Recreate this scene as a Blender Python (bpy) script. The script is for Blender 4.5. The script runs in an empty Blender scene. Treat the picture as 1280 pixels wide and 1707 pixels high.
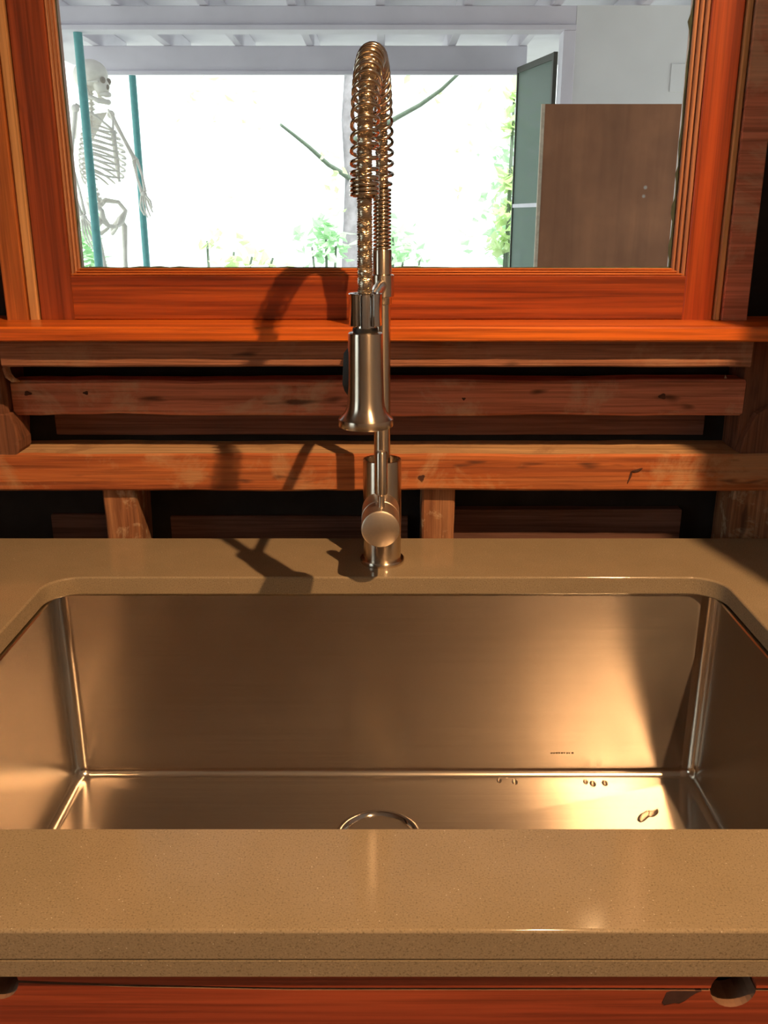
import bpy, bmesh, math, random
from mathutils import Vector, Matrix, noise
random.seed(7)
PI = math.pi
SC = bpy.context.scene
COL = SC.collection
R = math.radians

# ------------------------------------------------------------------ camera
ZC = 0.92                      # counter top above the floor
CAM = Vector((0.0, 0.0, ZC + 0.37))
TH = R(17.9)
F = 1541.0
cam_d = bpy.data.cameras.new('camera')
cam = bpy.data.objects.new('camera', cam_d); COL.objects.link(cam)
cam.location = CAM; cam.rotation_euler = (R(90) - TH, 0, 0)
cam_d.sensor_fit = 'VERTICAL'; cam_d.sensor_height = 36.0; cam_d.lens = F / 1707.0 * 36.0
cam_d.clip_start = 0.02; cam_d.clip_end = 300
SC.camera = cam

# ------------------------------------------------------------------ world, sun, lamps, exposure
w = bpy.data.worlds.new('world'); SC.world = w; w.use_nodes = True
bg = w.node_tree.nodes['Background']
bg.inputs[0].default_value = (0.93, 1.0, 1.0, 1); bg.inputs[1].default_value = 2.3

sun_d = bpy.data.lights.new('sun', 'SUN'); sun_d.energy = 7.0; sun_d.angle = R(2); sun_d.color = (1, .96, .88)
sun = bpy.data.objects.new('sun', sun_d); COL.objects.link(sun)
sun.rotation_euler = (R(42), 0, R(12))     # from behind the house roof onto the trees

LAMP = Vector((0.68, -0.28, ZC + 1.86))     # recessed ceiling lamp, front right
lam_d = bpy.data.lights.new('ceiling_lamp_light', 'SPOT'); lam_d.energy = 245; lam_d.color = (1.0, .58, .27)
lam_d.spot_size = R(100); lam_d.spot_blend = 0.8; lam_d.shadow_soft_size = 0.016
lam = bpy.data.objects.new('ceiling_lamp_light', lam_d); COL.objects.link(lam); lam.location = LAMP
lam.rotation_euler = (R(18), R(2), 0)

room_fill_d = bpy.data.lights.new('room_fill_light', 'POINT'); room_fill_d.energy = 11; room_fill_d.color = (1.0, .60, .30)
room_fill_d.shadow_soft_size = 0.09
room_fill = bpy.data.objects.new('room_fill_light', room_fill_d); COL.objects.link(room_fill); room_fill.location = (1.02, -1.95, ZC + 1.72)      # warm fill light added behind the camera, no lamp known there

SC.view_settings.view_transform = 'Standard'; SC.view_settings.look = 'None'
SC.view_settings.exposure = 0.0; SC.view_settings.gamma = 1.0; SC.view_settings.use_curve_mapping = False
SC.cycles.use_denoising = True
SC.cycles.max_bounces = 12; SC.cycles.transparent_max_bounces = 16
SC.cycles.sample_clamp_indirect = 30.0

def P(px, py, d):
    """point at depth d (world y) seen at photo pixel px, py"""
    u = (px - 640.0) / F; v = (py - 853.5) / F
    dr = Vector((u, math.cos(TH) - v * math.sin(TH), -math.sin(TH) - v * math.cos(TH)))
    return CAM + dr * (d / dr.y)

# ------------------------------------------------------------------ materials
def newmat(name):
    m = bpy.data.materials.new(name); m.use_nodes = True
    nt = m.node_tree; b = nt.nodes['Principled BSDF']
    return m, nt, b
def N(nt, t, **kw):
    n = nt.nodes.new(t)
    for k, v in kw.items(): setattr(n, k, v)
    return n
def ramp(nt, src, stops):
    r = N(nt, 'ShaderNodeValToRGB')
    el = r.color_ramp.elements
    while len(el) < len(stops): el.new(.5)
    for e, (p, c) in zip(el, stops):
        e.position = p; e.color = (*c, 1) if len(c) == 3 else c
    nt.links.new(src, r.inputs[0]); return r.outputs[0]
def noise_n(nt, vec, scale, detail=4, rough=.55, dist=0):
    n = N(nt, 'ShaderNodeTexNoise'); n.inputs['Scale'].default_value = scale
    n.inputs['Detail'].default_value = detail; n.inputs['Roughness'].default_value = rough
    n.inputs['Distortion'].default_value = dist
    nt.links.new(vec, n.inputs['Vector']); return n.outputs[0]
def coords(nt, scale=(1, 1, 1), loc=(0, 0, 0)):
    tc = N(nt, 'ShaderNodeTexCoord'); mp = N(nt, 'ShaderNodeMapping')
    mp.inputs['Scale'].default_value = scale; mp.inputs['Location'].default_value = loc
    nt.links.new(tc.outputs['Object'], mp.inputs[0]); return mp.outputs[0]
def mix(nt, fac, a, b, mode='MIX'):
    m = N(nt, 'ShaderNodeMix', data_type='RGBA', blend_type=mode)
    for sock, v in ((m.inputs[0], fac), (m.inputs[6], a), (m.inputs[7], b)):
        if hasattr(v, 'links'): nt.links.new(v, sock)
        elif isinstance(v, (int, float)): sock.default_value = v
        else: sock.default_value = (*v, 1)
    return m.outputs[2]
def bump(nt, b, h, strength=.3, dist=.001):
    bp = N(nt, 'ShaderNodeBump'); bp.inputs['Strength'].default_value = strength; bp.inputs['Distance'].default_value = dist
    nt.links.new(h, bp.inputs['Height']); nt.links.new(bp.outputs[0], b.inputs['Normal'])
def wood(name, dark, mid, light, axis='X', seed=0.0, rough=.55, coat=0, stain=None, stain_amt=.5, bstr=.4, fine=190, stain_scale=14, pits=0.0):
    m, nt, b = newmat(name)
    lo, hi = 3.0, fine
    lo, hi = 5.0, fine * 1.35
    s = {'X': (lo, hi, hi), 'Z': (hi, hi, lo), 'Y': (hi, lo, hi)}[axis]
    s2 = tuple(v * .14 if v > 10 else v * .3 for v in s)
    c1 = coords(nt, s, (seed, seed * 1.7, seed * .6)); c2 = coords(nt, s2, (seed * 2, seed, seed * 3)); c3 = coords(nt, (1, 1, 1), (seed * 5, seed, 0))
    g = noise_n(nt, c1, 1.0, 5, .6, .3); big = noise_n(nt, c2, 1.0, 4, .5, 1.2); blot = noise_n(nt, c3, stain_scale, 6, .65, .4)
    col = ramp(nt, big, [(.3, dark), (.5, mid), (.72, light)])
    grain = ramp(nt, g, [(.34, (.50, .45, .43)), (.60, (1.12, 1.1, 1.08))])
    col = mix(nt, .85, col, grain, 'MULTIPLY')
    if stain:
        f = ramp(nt, blot, [(.53, (0, 0, 0)), (.64, (stain_amt,) * 3)])
        col = mix(nt, f, col, stain)
    if pits:
        k = noise_n(nt, coords(nt, (10, 42, 42) if axis == 'X' else (42, 42, 10), (seed * 7, 3, 1)), 1.3, 2, .5)
        f2 = ramp(nt, k, [(.27, (pits,) * 3), (.36, (0, 0, 0))])
        col = mix(nt, f2, col, (.03, .012, .008))
    nt.links.new(col, b.inputs['Base Color'])
    b.inputs['Roughness'].default_value = rough
    if coat:
        b.inputs['Coat Weight'].default_value = coat; b.inputs['Coat Roughness'].default_value = .28
    bump(nt, b, g, bstr, .0012)
    return m
def plain(name, c, rough=.6, metallic=0, var=0, scale=30, bstr=0):
    m, nt, b = newmat(name)
    b.inputs['Roughness'].default_value = rough; b.inputs['Metallic'].default_value = metallic
    n = noise_n(nt, coords(nt), scale, 5, .6)
    lo = tuple(v * (1 - var) for v in c); hi = tuple(min(1, v * (1 + var)) for v in c)
    nt.links.new(ramp(nt, n, [(.3, lo), (.7, hi)]), b.inputs['Base Color'])
    if bstr: bump(nt, b, n, bstr, .001)
    return m

M = {}
M['fir_orange'] = wood('varnished_fir_orange', (.30, .040, .006), (.36, .056, .009), (.41, .080, .013), 'Z', 1.3, .38, .25, bstr=.1)
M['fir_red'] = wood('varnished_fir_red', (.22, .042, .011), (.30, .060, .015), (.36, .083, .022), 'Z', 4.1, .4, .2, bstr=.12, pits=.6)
M['fir_rail'] = wood('varnished_fir_rail', (.20, .034, .008), (.30, .055, .011), (.46, .10, .018), 'X', 2.2, .38, .25, bstr=.1)
M['fir_sill'] = wood('varnished_fir_sill', (.58, .11, .013), (.72, .155, .018), (.82, .21, .024), 'X', 6.2, .36, .3, bstr=.1)
M['fir_case'] = wood('casing_fir', (.42, .12, .025), (.50, .16, .035), (.55, .19, .045), 'Z', 8.2, .5, 0, bstr=.2)
M['tan_strip'] = wood('pale_stop_strip', (.52, .26, .10), (.60, .32, .13), (.66, .37, .16), 'Z', 3.3, .5, 0, bstr=.15)
M['mould'] = wood('sash_moulding', (.44, .10, .018), (.52, .14, .028), (.58, .17, .04), 'X', 5.3, .4, .2, bstr=.1)
M['mould_z'] = wood('sash_moulding_upright', (.40, .17, .09), (.50, .24, .13), (.56, .29, .17), 'Z', 5.7, .4, .2, bstr=.1)
M['rough_red'] = wood('rough_red_board', (.44, .145, .085), (.60, .21, .125), (.72, .29, .18), 'X', 7.7, .8, 0, (.62, .42, .27), .55, .9, pits=.8, stain_scale=11)
M['rough_apron'] = wood('rough_apron_board', (.26, .11, .065), (.35, .15, .088), (.42, .19, .11), 'X', 3.9, .85, 0, (.42, .26, .16), .35, 1.0, fine=320, pits=.8)
M['beam'] = wood('old_fir_beam', (.30, .075, .02), (.44, .125, .033), (.54, .19, .06), 'X', 9.4, .75, 0, (.52, .30, .15), .6, .9, pits=.9, stain_scale=12)
M['beam_top'] = wood('pale_beam_top', (.42, .25, .12), (.52, .33, .17), (.60, .40, .23), 'X', 2.9, .9, 0, (.30, .16, .08), .7, .8, stain_scale=16)
M['stud'] = wood('old_stud', (.26, .10, .045), (.36, .16, .075), (.44, .22, .11), 'Z', 6.6, .85, 0, (.62, .46, .30), .85, 1.0, stain_scale=26, pits=.6)
M['stud_dark'] = wood('dark_stud', (.13, .052, .028), (.19, .075, .038), (.24, .10, .05), 'Z', 1.6, .85, 0, (.36, .22, .14), .3, .9, pits=.6)
M['siding'] = wood('dark_siding', (.13, .065, .05), (.18, .09, .07), (.23, .12, .09), 'X', 4.6, .9, 0, bstr=.9)
M['tar'] = plain('black_building_paper', (.022, .020, .021), .85, 0, .4, 20, .3)
M['cab_red'] = wood('cabinet_red_wood', (.27, .046, .019), (.34, .06, .023), (.40, .075, .028), 'X', 2.6, .5, .1, bstr=.1)
M['cab_dark'] = plain('cabinet_inside', (.06, .04, .03), .8)
M['bone'] = plain('bone_plastic', (.86, .82, .76), .55, 0, .15, 12)
M['socket'] = plain('bone_hollow', (.36, .31, .27), .8)
M['teal'] = plain('teal_paint', (.11, .36, .37), .45, 0, .12, 40)
M['porch_white'] = plain('porch_white_paint', (.72, .69, .77), .7, 0, .05, 6)
M['porch_wall'] = plain('porch_wall_paint', (.78, .78, .79), .7, 0, .04, 5)
M['porch_deck'] = plain('porch_deck_grey', (.66, .65, .63), .8, 0, .1, 6)
M['ground'] = plain('bright_dry_ground', (.44, .44, .41), .95, 0, .25, 2)
M['bark'] = plain('pale_bark', (.24, .225, .25), .9, 0, .25, 9, .4)
M['branch'] = plain('branch_bark', (.13, .17, .13), .9, 0, .2, 20)
M['putty'] = plain('old_glazing_putty', (.055, .075, .05), .8, 0, .4, 60)
M['rubber'] = plain('black_rubber', (.012, .012, .013), .5)
M['room_wall'] = plain('room_plaster', (.66, .56, .47), .9, 0, .08, 3)
M['room_floor'] = wood('room_floor_boards', (.20, .12, .07), (.28, .17, .10), (.34, .21, .13), 'Y', 3.1, .5, 0)
M['room_ceiling'] = plain('room_ceiling', (.70, .64, .58), .9, 0, .05, 3)
M['edge_ply'] = plain('plywood_edge', (.62, .50, .38), .8, 0, .2, 60)

def quartz():
    m, nt, b = newmat('taupe_quartz')
    c = coords(nt)
    n = noise_n(nt, c, 900, 2, .5); n2 = noise_n(nt, c, 22, 5, .6)
    col = ramp(nt, n2, [(.3, (.285, .228, .150)), (.7, (.315, .252, .168))])
    v = N(nt, 'ShaderNodeTexVoronoi'); v.inputs['Scale'].default_value = 420; nt.links.new(c, v.inputs['Vector'])
    dk = ramp(nt, n, [(.30, (.55, .52, .5)), (.45, (1, 1, 1)), (.62, (1, 1, 1)), (.76, (1.5, 1.4, 1.3))])
    col = mix(nt, .8, col, dk, 'MULTIPLY')
    f = ramp(nt, v.outputs['Distance'], [(.10, (1, 1, 1)), (.16, (0, 0, 0))])
    vc = N(nt, 'ShaderNodeSeparateColor'); nt.links.new(v.outputs['Color'], vc.inputs[0])
    g = N(nt, 'ShaderNodeMath', operation='GREATER_THAN'); g.inputs[1].default_value = .93; nt.links.new(vc.outputs[0], g.inputs[0])
    mm = N(nt, 'ShaderNodeMath', operation='MULTIPLY'); nt.links.new(f, mm.inputs[0]); nt.links.new(g.outputs[0], mm.inputs[1])
    col = mix(nt, mm.outputs[0], col, (.62, .56, .46))
    nt.links.new(col, b.inputs['Base Color'])
    b.inputs['Roughness'].default_value = .09
    return m
M['quartz'] = quartz()

def steel(name, col, rough, aniso, brush=(2, 500, 500), var=.1, rot=0.0, bstr=.05, use_tan=True):
    m, nt, b = newmat(name)
    b.inputs['Metallic'].default_value = 1.0
    c = coords(nt, brush); n = noise_n(nt, c, 1.0, 3, .6)
    n2 = noise_n(nt, coords(nt), 9, 4, .6)
    lo = tuple(v * (1 - var) for v in col); hi = tuple(min(1, v * (1 + var)) for v in col)
    nt.links.new(ramp(nt, n, [(.3, lo), (.7, hi)]), b.inputs['Base Color'])
    mr = N(nt, 'ShaderNodeMapRange'); mr.inputs[3].default_value = rough * .85; mr.inputs[4].default_value = rough * 1.2
    nt.links.new(n2, mr.inputs[0]); nt.links.new(mr.outputs[0], b.inputs['Roughness'])
    if aniso:
        b.inputs['Anisotropic'].default_value = aniso; b.inputs['Anisotropic Rotation'].default_value = rot
        if use_tan:
            t = N(nt, 'ShaderNodeTangent', direction_type='UV_MAP' if use_tan == 'UV' else 'RADIAL')
            if use_tan != 'UV': t.axis = 'Z'
            nt.links.new(t.outputs[0], b.inputs['Tangent'])
    if bstr: bump(nt, b, n, bstr, .0004)
    return m
M['sink_steel'] = steel('brushed_sink_steel', (.64, .58, .52), .235, .92, (3, 420, 420), .05, 0.25, .03, 'UV')
M['nickel'] = steel('brushed_nickel', (.68, .60, .51), .25, .85, (300, 300, 4), .04, 0.25, .01)
M['nickel_disc'] = steel('brushed_nickel_end', (.66, .58, .49), .42, 0, (300, 300, 300), .04, 0.0, .02)
M['chrome'] = steel('polished_chrome', (.72, .70, .68), .07, 0, var=.02, bstr=0)
M['spring'] = steel('spring_steel', (.70, .60, .48), .16, 0, var=.04, bstr=0)
M['braid'] = steel('braided_steel', (.66, .56, .43), .3, 0, var=.15, bstr=0)

def glass():
    m = bpy.data.materials.new('window_glass'); m.use_nodes = True; nt = m.node_tree; nt.nodes.clear()
    o = N(nt, 'ShaderNodeOutputMaterial'); t = N(nt, 'ShaderNodeBsdfTransparent'); g = N(nt, 'ShaderNodeBsdfGlossy')
    t.inputs[0].default_value = (.95, .98, .965, 1); g.inputs['Roughness'].default_value = .04
    fr = N(nt, 'ShaderNodeFresnel'); fr.inputs[0].default_value = 1.5
    mx = N(nt, 'ShaderNodeMixShader')
    nt.links.new(fr.outputs[0], mx.inputs[0]); nt.links.new(t.outputs[0], mx.inputs[1]); nt.links.new(g.outputs[0], mx.inputs[2])
    nt.links.new(mx.outputs[0], o.inputs[0]); return m
M['glass'] = glass()
def water():
    m, nt, b = newmat('clear_water')
    b.inputs['Transmission Weight'].default_value = 1; b.inputs['IOR'].default_value = 1.33; b.inputs['Roughness'].default_value = .02
    b.inputs['Base Color'].default_value = (.95, .95, .93, 1)
    return m
M['water'] = water()
def screen():
    m = bpy.data.materials.new('dark_green_screen_mesh'); m.use_nodes = True; nt = m.node_tree; nt.nodes.clear()
    o = N(nt, 'ShaderNodeOutputMaterial'); t = N(nt, 'ShaderNodeBsdfTransparent'); d = N(nt, 'ShaderNodeBsdfPrincipled')
    d.inputs['Base Color'].default_value = (.11, .17, .145, 1); d.inputs['Specular IOR Level'].default_value = .15; d.inputs['Roughness'].default_value = .6
    mx = N(nt, 'ShaderNodeMixShader'); mx.inputs[0].default_value = .86
    nt.links.new(t.outputs[0], mx.inputs[1]); nt.links.new(d.outputs[0], mx.inputs[2]); nt.links.new(mx.outputs[0], o.inputs[0]); return m
M['screen'] = screen()
def leafm(name, c):
    m = bpy.data.materials.new(name); m.use_nodes = True; nt = m.node_tree; b = nt.nodes['Principled BSDF']
    b.inputs['Roughness'].default_value = .5
    n = noise_n(nt, coords(nt), 3, 3)
    nt.links.new(ramp(nt, n, [(.3, tuple(v * .75 for v in c)), (.7, c)]), b.inputs['Base Color'])
    tr = N(nt, 'ShaderNodeBsdfTranslucent'); tr.inputs[0].default_value = (*c, 1)
    mx = N(nt, 'ShaderNodeMixShader'); mx.inputs[0].default_value = .5
    nt.links.new(b.outputs[0], mx.inputs[1]); nt.links.new(tr.outputs[0], mx.inputs[2])
    nt.links.new(mx.outputs[0], nt.nodes['Material Output'].inputs[0]); return m
M['leaf'] = leafm('pale_leaf', (.58, .82, .55)); M['leaf2'] = leafm('yellow_green_leaf', (.70, .86, .48))
def plywood():
    m, nt, b = newmat('brown_stained_plywood')
    n = noise_n(nt, coords(nt, (26, 26, 1.6)), 1, 5, .6, .5); n2 = noise_n(nt, coords(nt), 3.2, 4, .6)
    col = ramp(nt, n2, [(.3, (.25, .098, .045)), (.52, (.34, .135, .062)), (.7, (.46, .19, .088))])
    col = mix(nt, .7, col, ramp(nt, n, [(.3, (.72, .7, .7)), (.65, (1.05, 1.05, 1.05))]), 'MULTIPLY')
    v = N(nt, 'ShaderNodeTexVoronoi'); v.inputs['Scale'].default_value = 9; nt.links.new(coords(nt), v.inputs['Vector'])
    f = ramp(nt, v.outputs['Distance'], [(.045, (.8, .8, .8)), (.075, (0, 0, 0))])
    col = mix(nt, f, col, (.55, .50, .45))
    nt.links.new(col, b.inputs['Base Color']); b.inputs['Roughness'].default_value = .6
    return m
M['plywood'] = plywood()

# ------------------------------------------------------------------ mesh helpers
class MB:
    def __init__(s): s.v = []; s.f = []
    def add(s, vs, fs):
        k = len(s.v); s.v += [tuple(v) for v in vs]; s.f += [tuple(i + k for i in f) for f in fs]; return s
    def box(s, x0, x1, y0, y1, z0, z1):
        vs = [(x, y, z) for z in (z0, z1) for y in (y0, y1) for x in (x0, x1)]
        return s.add(vs, [(0, 2, 3, 1), (4, 5, 7, 6), (0, 1, 5, 4), (2, 6, 7, 3), (0, 4, 6, 2), (1, 3, 7, 5)])
    def tube(s, pts, rad, n=12, cap=True):
        pts = [Vector(p) for p in pts]; L = len(pts)
        rs = rad if isinstance(rad, (list, tuple)) else [rad] * L
        t0 = (pts[1] - pts[0]).normalized()
        a = Vector((0, 0, 1)) if abs(t0.z) < .9 else Vector((1, 0, 0))
        nrm = (a - t0 * a.dot(t0)).normalized(); vs = []
        for i, p in enumerate(pts):
            t = (pts[min(i + 1, L - 1)] - pts[max(i - 1, 0)]).normalized()
            nrm = (nrm - t * nrm.dot(t)).normalized(); bn = t.cross(nrm)
            for k in range(n):
                an = 2 * PI * k / n
                vs.append(p + (nrm * math.cos(an) + bn * math.sin(an)) * rs[i])
        fs = [(i * n + k, i * n + (k + 1) % n, (i + 1) * n + (k + 1) % n, (i + 1) * n + k) for i in range(L - 1) for k in range(n)]
        if cap: fs += [tuple(range(n - 1, -1, -1)), tuple(range((L - 1) * n, L * n))]
        return s.add(vs, fs)
    def lathe(s, prof, origin=(0, 0, 0), axis=(0, 0, 1), n=32):
        """prof: (radius, height) pairs; radius 0 closes"""
        o = Vector(origin); q = Vector((0, 0, 1)).rotation_difference(Vector(axis).normalized())
        rings = []; vs = []
        for r, h in prof:
            if r <= 1e-7: rings.append([len(vs)]); vs.append(o + q @ Vector((0, 0, h)))
            else:
                rings.append(list(range(len(vs), len(vs) + n)))
                vs += [o + q @ Vector((r * math.cos(2 * PI * k / n), r * math.sin(2 * PI * k / n), h)) for k in range(n)]
        fs = []
        for a, b in zip(rings, rings[1:]):
            for k in range(n):
                k2 = (k + 1) % n
                if len(a) == 1 and len(b) == 1: continue
                if len(a) == 1: fs.append((a[0], b[k2], b[k]))
                elif len(b) == 1: fs.append((a[k], a[k2], b[0]))
                else: fs.append((a[k], a[k2], b[k2], b[k]))
        return s.add(vs, fs)
    def ball(s, c, r, nu=16, nv=10, fn=None):
        c = Vector(c); r = Vector(r) if not isinstance(r, (int, float)) else Vector((r, r, r)); vs = []; fs = []
        for j in range(nv + 1):
            ph = PI * j / nv
            for i in range(nu):
                th = 2 * PI * i / nu
                d = Vector((math.sin(ph) * math.cos(th), math.sin(ph) * math.sin(th), math.cos(ph)))
                k = fn(d) if fn else 1
                vs.append(c + Vector((d.x * r.x, d.y * r.y, d.z * r.z)) * k)
        for j in range(nv):
            for i in range(nu):
                fs.append((j * nu + i, (j + 1) * nu + i, (j + 1) * nu + (i + 1) % nu, j * nu + (i + 1) % nu))
        return s.add(vs, fs)
    def prism(s, poly, y0, y1):
        """polygon in x,z extruded along y"""
        n = len(poly)
        vs = [(x, y0, z) for x, z in poly] + [(x, y1, z) for x, z in poly]
        fs = [tuple(range(n)), tuple(range(2 * n - 1, n - 1, -1))] + [(i, i + n, (i + 1) % n + n, (i + 1) % n) for i in range(n)]
        return s.add(vs, fs)
    def build(s, name, mat, parent=None, smooth=30, bevel=0, label=None, xf=None):
        me = bpy.data.meshes.new(name)
        off = parent_loc(parent)
        vs = [Vector(v) for v in s.v]
        if xf is not None: vs = [xf @ v for v in vs]
        me.from_pydata([v - off for v in vs], [], s.f)
        bm = bmesh.new(); bm.from_mesh(me)
        bmesh.ops.remove_doubles(bm, verts=bm.verts, dist=1e-7)
        bmesh.ops.recalc_face_normals(bm, faces=bm.faces); bm.to_mesh(me); bm.free()
        return link(name, me, mat, parent, smooth, bevel, label)
def parent_loc(p):
    v = Vector((0, 0, 0))
    while p is not None: v = v + Vector(p.location); p = p.parent
    return v
def link(name, me, mat, parent=None, smooth=30, bevel=0, label=None):
    me.materials.append(M[mat] if isinstance(mat, str) else mat)
    if smooth:
        me.polygons.foreach_set('use_smooth', [True] * len(me.polygons)); me.set_sharp_from_angle(angle=R(smooth))
    o = bpy.data.objects.new(name, me); COL.objects.link(o)
    if parent is not None: o.parent = parent
    if bevel:
        b = o.modifiers.new('bevel', 'BEVEL'); b.width = bevel; b.segments = 2; b.limit_method = 'ANGLE'; b.angle_limit = R(40)
    if label: o['label'] = label
    return o
def thing(name, label, cat, loc=(0, 0, 0), group=None):
    o = bpy.data.objects.new(name, None); COL.objects.link(o); o.location = loc; o.empty_display_size = .05
    o['label'] = label; o['category'] = cat
    if group: o['group'] = group
    return o
def tag(o, label, cat, group=None):
    o['label'] = label; o['category'] = cat
    if group: o['group'] = group
    return o
def struct(o): o['kind'] = 'structure'; return o
def board(x0, x1, y0, y1, z0, z1, jag=.0012, ch=.002, seg=None, seed=0.0):
    """a timber: chamfered box, its faces slightly uneven along the long axis"""
    dims = [x1 - x0, y1 - y0, z1 - z0]; ax = dims.index(max(dims))
    lo = [x0, y0, z0]; a, b = [i for i in range(3) if i != ax]
    n = seg or max(4, min(40, int(dims[ax] / .03)))
    A, B = dims[a], dims[b]
    prof = [(ch, 0), (A - ch, 0), (A, ch), (A, B - ch), (A - ch, B), (ch, B), (0, B - ch), (0, ch)]
    vs = []
    for i in range(n + 1):
        t = i / n
        for (p, q) in prof:
            v = [0, 0, 0]; v[ax] = lo[ax] + dims[ax] * t; v[a] = lo[a] + p; v[b] = lo[b] + q
            V = Vector(v); d = noise.noise_vector(Vector((V.x * 9 + seed, V.y * 17 + seed, V.z * 17))) * jag
            d2 = noise.noise_vector(Vector((V.x * 45 + seed, V.y * 45, V.z * 45 + seed))) * jag * .5
            d[ax] = d2[ax] = 0
            vs.append(V + d + d2)
    k = 8
    fs = [(i * k + j, i * k + (j + 1) % k, (i + 1) * k + (j + 1) % k, (i + 1) * k + j) for i in range(n) for j in range(k)]
    fs += [tuple(range(k - 1, -1, -1)), tuple(range(n * k, n * k + k))]
    m = MB(); m.add(vs, fs); return m

# ================================================================== ROOM SHELL
RX0, RX1, RY0, RY1, RZ = -2.3, 2.3, -2.8, 1.13, ZC + 2.05
struct(MB().box(RX0, RX1, RY0, RY1 + .02, -.1, 0).build('floor', 'room_floor', smooth=0))
ceil_mb = MB()
hx, hy = LAMP.x, LAMP.y; hr = .085
# ceiling slab with a square opening over the recessed lamp
for a in ((RX0, hx - hr, RY0, RY1 + .35), (hx + hr, RX1, RY0, RY1 + .35), (hx - hr, hx + hr, RY0, hy - hr), (hx - hr, hx + hr, hy + hr, RY1 + .35)):
    ceil_mb.box(*a, RZ, RZ + .12)
ceil_mb.box(RX0, RX1, RY0, RY1 + .35, RZ + .16, RZ + .2)
struct(ceil_mb.build('ceiling', 'room_ceiling', smooth=0))
WY0, WY1, WZ0, WZ1 = -2.6, -.1, ZC - .35, ZC + 1.6          # unseen window added in the left wall for cool fill daylight
wl = MB()
for a in ((RY0, WY0, -.1, RZ + .2), (WY1, RY1 + .1, -.1, RZ + .2), (WY0, WY1, -.1, WZ0), (WY0, WY1, WZ1, RZ + .2)):
    wl.box(RX0 - .1, RX0, *a)
struct(wl.build('wall_left', 'room_wall', smooth=0))
w2 = bpy.data.objects.new('fill_window', None); COL.objects.link(w2); w2.location = (RX0 - .05, (WY0 + WY1) / 2, WZ0); w2['kind'] = 'structure'
MB().box(RX0 - .055, RX0 - .05, WY0 + .04, WY1 - .04, WZ0 + .04, WZ1 - .04).build('glass_pane', 'glass', w2, 0)
for a in ((WY0 + .001, WY0 + .045, WZ0 + .001, WZ1 - .001), (WY1 - .045, WY1 - .001, WZ0 + .001, WZ1 - .001), (WY0 + .045, WY1 - .045, WZ0 + .001, WZ0 + .045), (WY0 + .045, WY1 - .045, WZ1 - .045, WZ1 - .001)):
    MB().box(RX0 - .075, RX0 - .03, *a).build('fill_window_frame', 'fir_red', w2, 0, .003)
struct(MB().box(RX0 - .1, RX1 + .1, RY0 - .1, RY0, -.1, RZ + .2).build('wall_back', 'room_wall', smooth=0))
wr = MB().box(RX1, RX1 + .1, RY0, RY1 + .1, -.1, RZ + .2)
struct(wr.build('wall_right', 'room_wall', smooth=0))
# the partition that ends the counter on the right and shades the corner
struct(MB().box(.510, .66, .44, 1.118, 0, RZ).build('wall_partition', 'room_wall', smooth=0))

# recessed ceiling lamp (fixture)
cl = thing('ceiling_lamp', 'round recessed ceiling lamp above the front right of the counter', 'lamp', (LAMP.x, LAMP.y, RZ))
MB().lathe([(.070, .0), (.088, -.004), (.088, .0005), (.07, .002), (.07, .10), (.0, .10), ], (LAMP.x, LAMP.y, RZ), n=32).build('trim_ring', 'room_ceiling', cl)

# wall_front: back sheathing of the window wall, black paper, boards, studs
GX0, GX1 = -.3415, .3227             # glass opening edges
OX0, OX1 = -.4237, .4075             # rough opening (outside the casings)
DW = 1.118
gz0 = ZC + .3114
wf = MB()
OZ0, OZ1 = ZC + .24, ZC + .98
wf.box(RX0, OX0 + .01, DW, DW + .09, -.1, RZ + .1); wf.box(OX1 - .01, RX1, DW, DW + .09, -.1, RZ + .1)
wf.box(OX0 + .01, OX1 - .01, DW, DW + .09, -.1, OZ0); wf.box(OX0 + .01, OX1 - .01, DW, DW + .09, OZ1, RZ + .1)
wall = struct(wf.build('wall_front', 'tar', smooth=0))

# apron board right under the sill
za0, za1 = ZC + .2105, ZC + .2395
board(-.417, .400, 1.008, 1.034, za0, za1, .0012, .002, seed=1).build('apron_board', 'rough_apron', wall, 25)
# second board, set back
zb0 = P(640, 693, 1.062).z; zb1 = P(640, 634, 1.062).z
board(-.432, .418, 1.062, 1.098, zb0, zb1, .002, .003, seed=4).build('cross_board', 'rough_red', wall, 25)
# dark siding planks between the timbers (recess)
zc1 = zb0 - .001
for i, (a, b_) in enumerate(((ZC + .112, ZC + .178),)):
    board(-.40 + .02 * i, .39, 1.105, 1.118, a, b_, .001, .0015, seed=10 + i).build('siding_board', 'siding', wall, 25)
zl = P(900, 850, 1.10).z
board(.06, .372, 1.10, 1.118, ZC - .05, zl, .001, .0015, seed=15).build('siding_board', 'siding', wall, 25)
board(-.42, -.31, 1.108, 1.118, ZC - .05, zl - .01, .001, .0015, seed=17).build('siding_board', 'siding', wall, 25)
board(-.27, .03, 1.11, 1.118, ZC - .05, zl - .012, .001, .0015, seed=19).build('siding_board', 'siding', wall, 25)
# ledge: the horizontal beam, full width
zl0 = P(640, 818, 1.046).z; zl1 = P(640, 757, 1.046).z
LB = board(-.62, .508, 1.046, 1.117, zl0, zl1, .0016, .0025, seed=6)
lb = LB.build('cross_beam', 'beam', wall, 25)
lb.data.materials.append(M['beam_top'])
for p in lb.data.polygons:
    if p.normal.z > .85: p.material_index = 1  # upward faces get the paler stained wood
lb['label'] = 'weathered reddish cross beam with a pale stained top'
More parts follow.
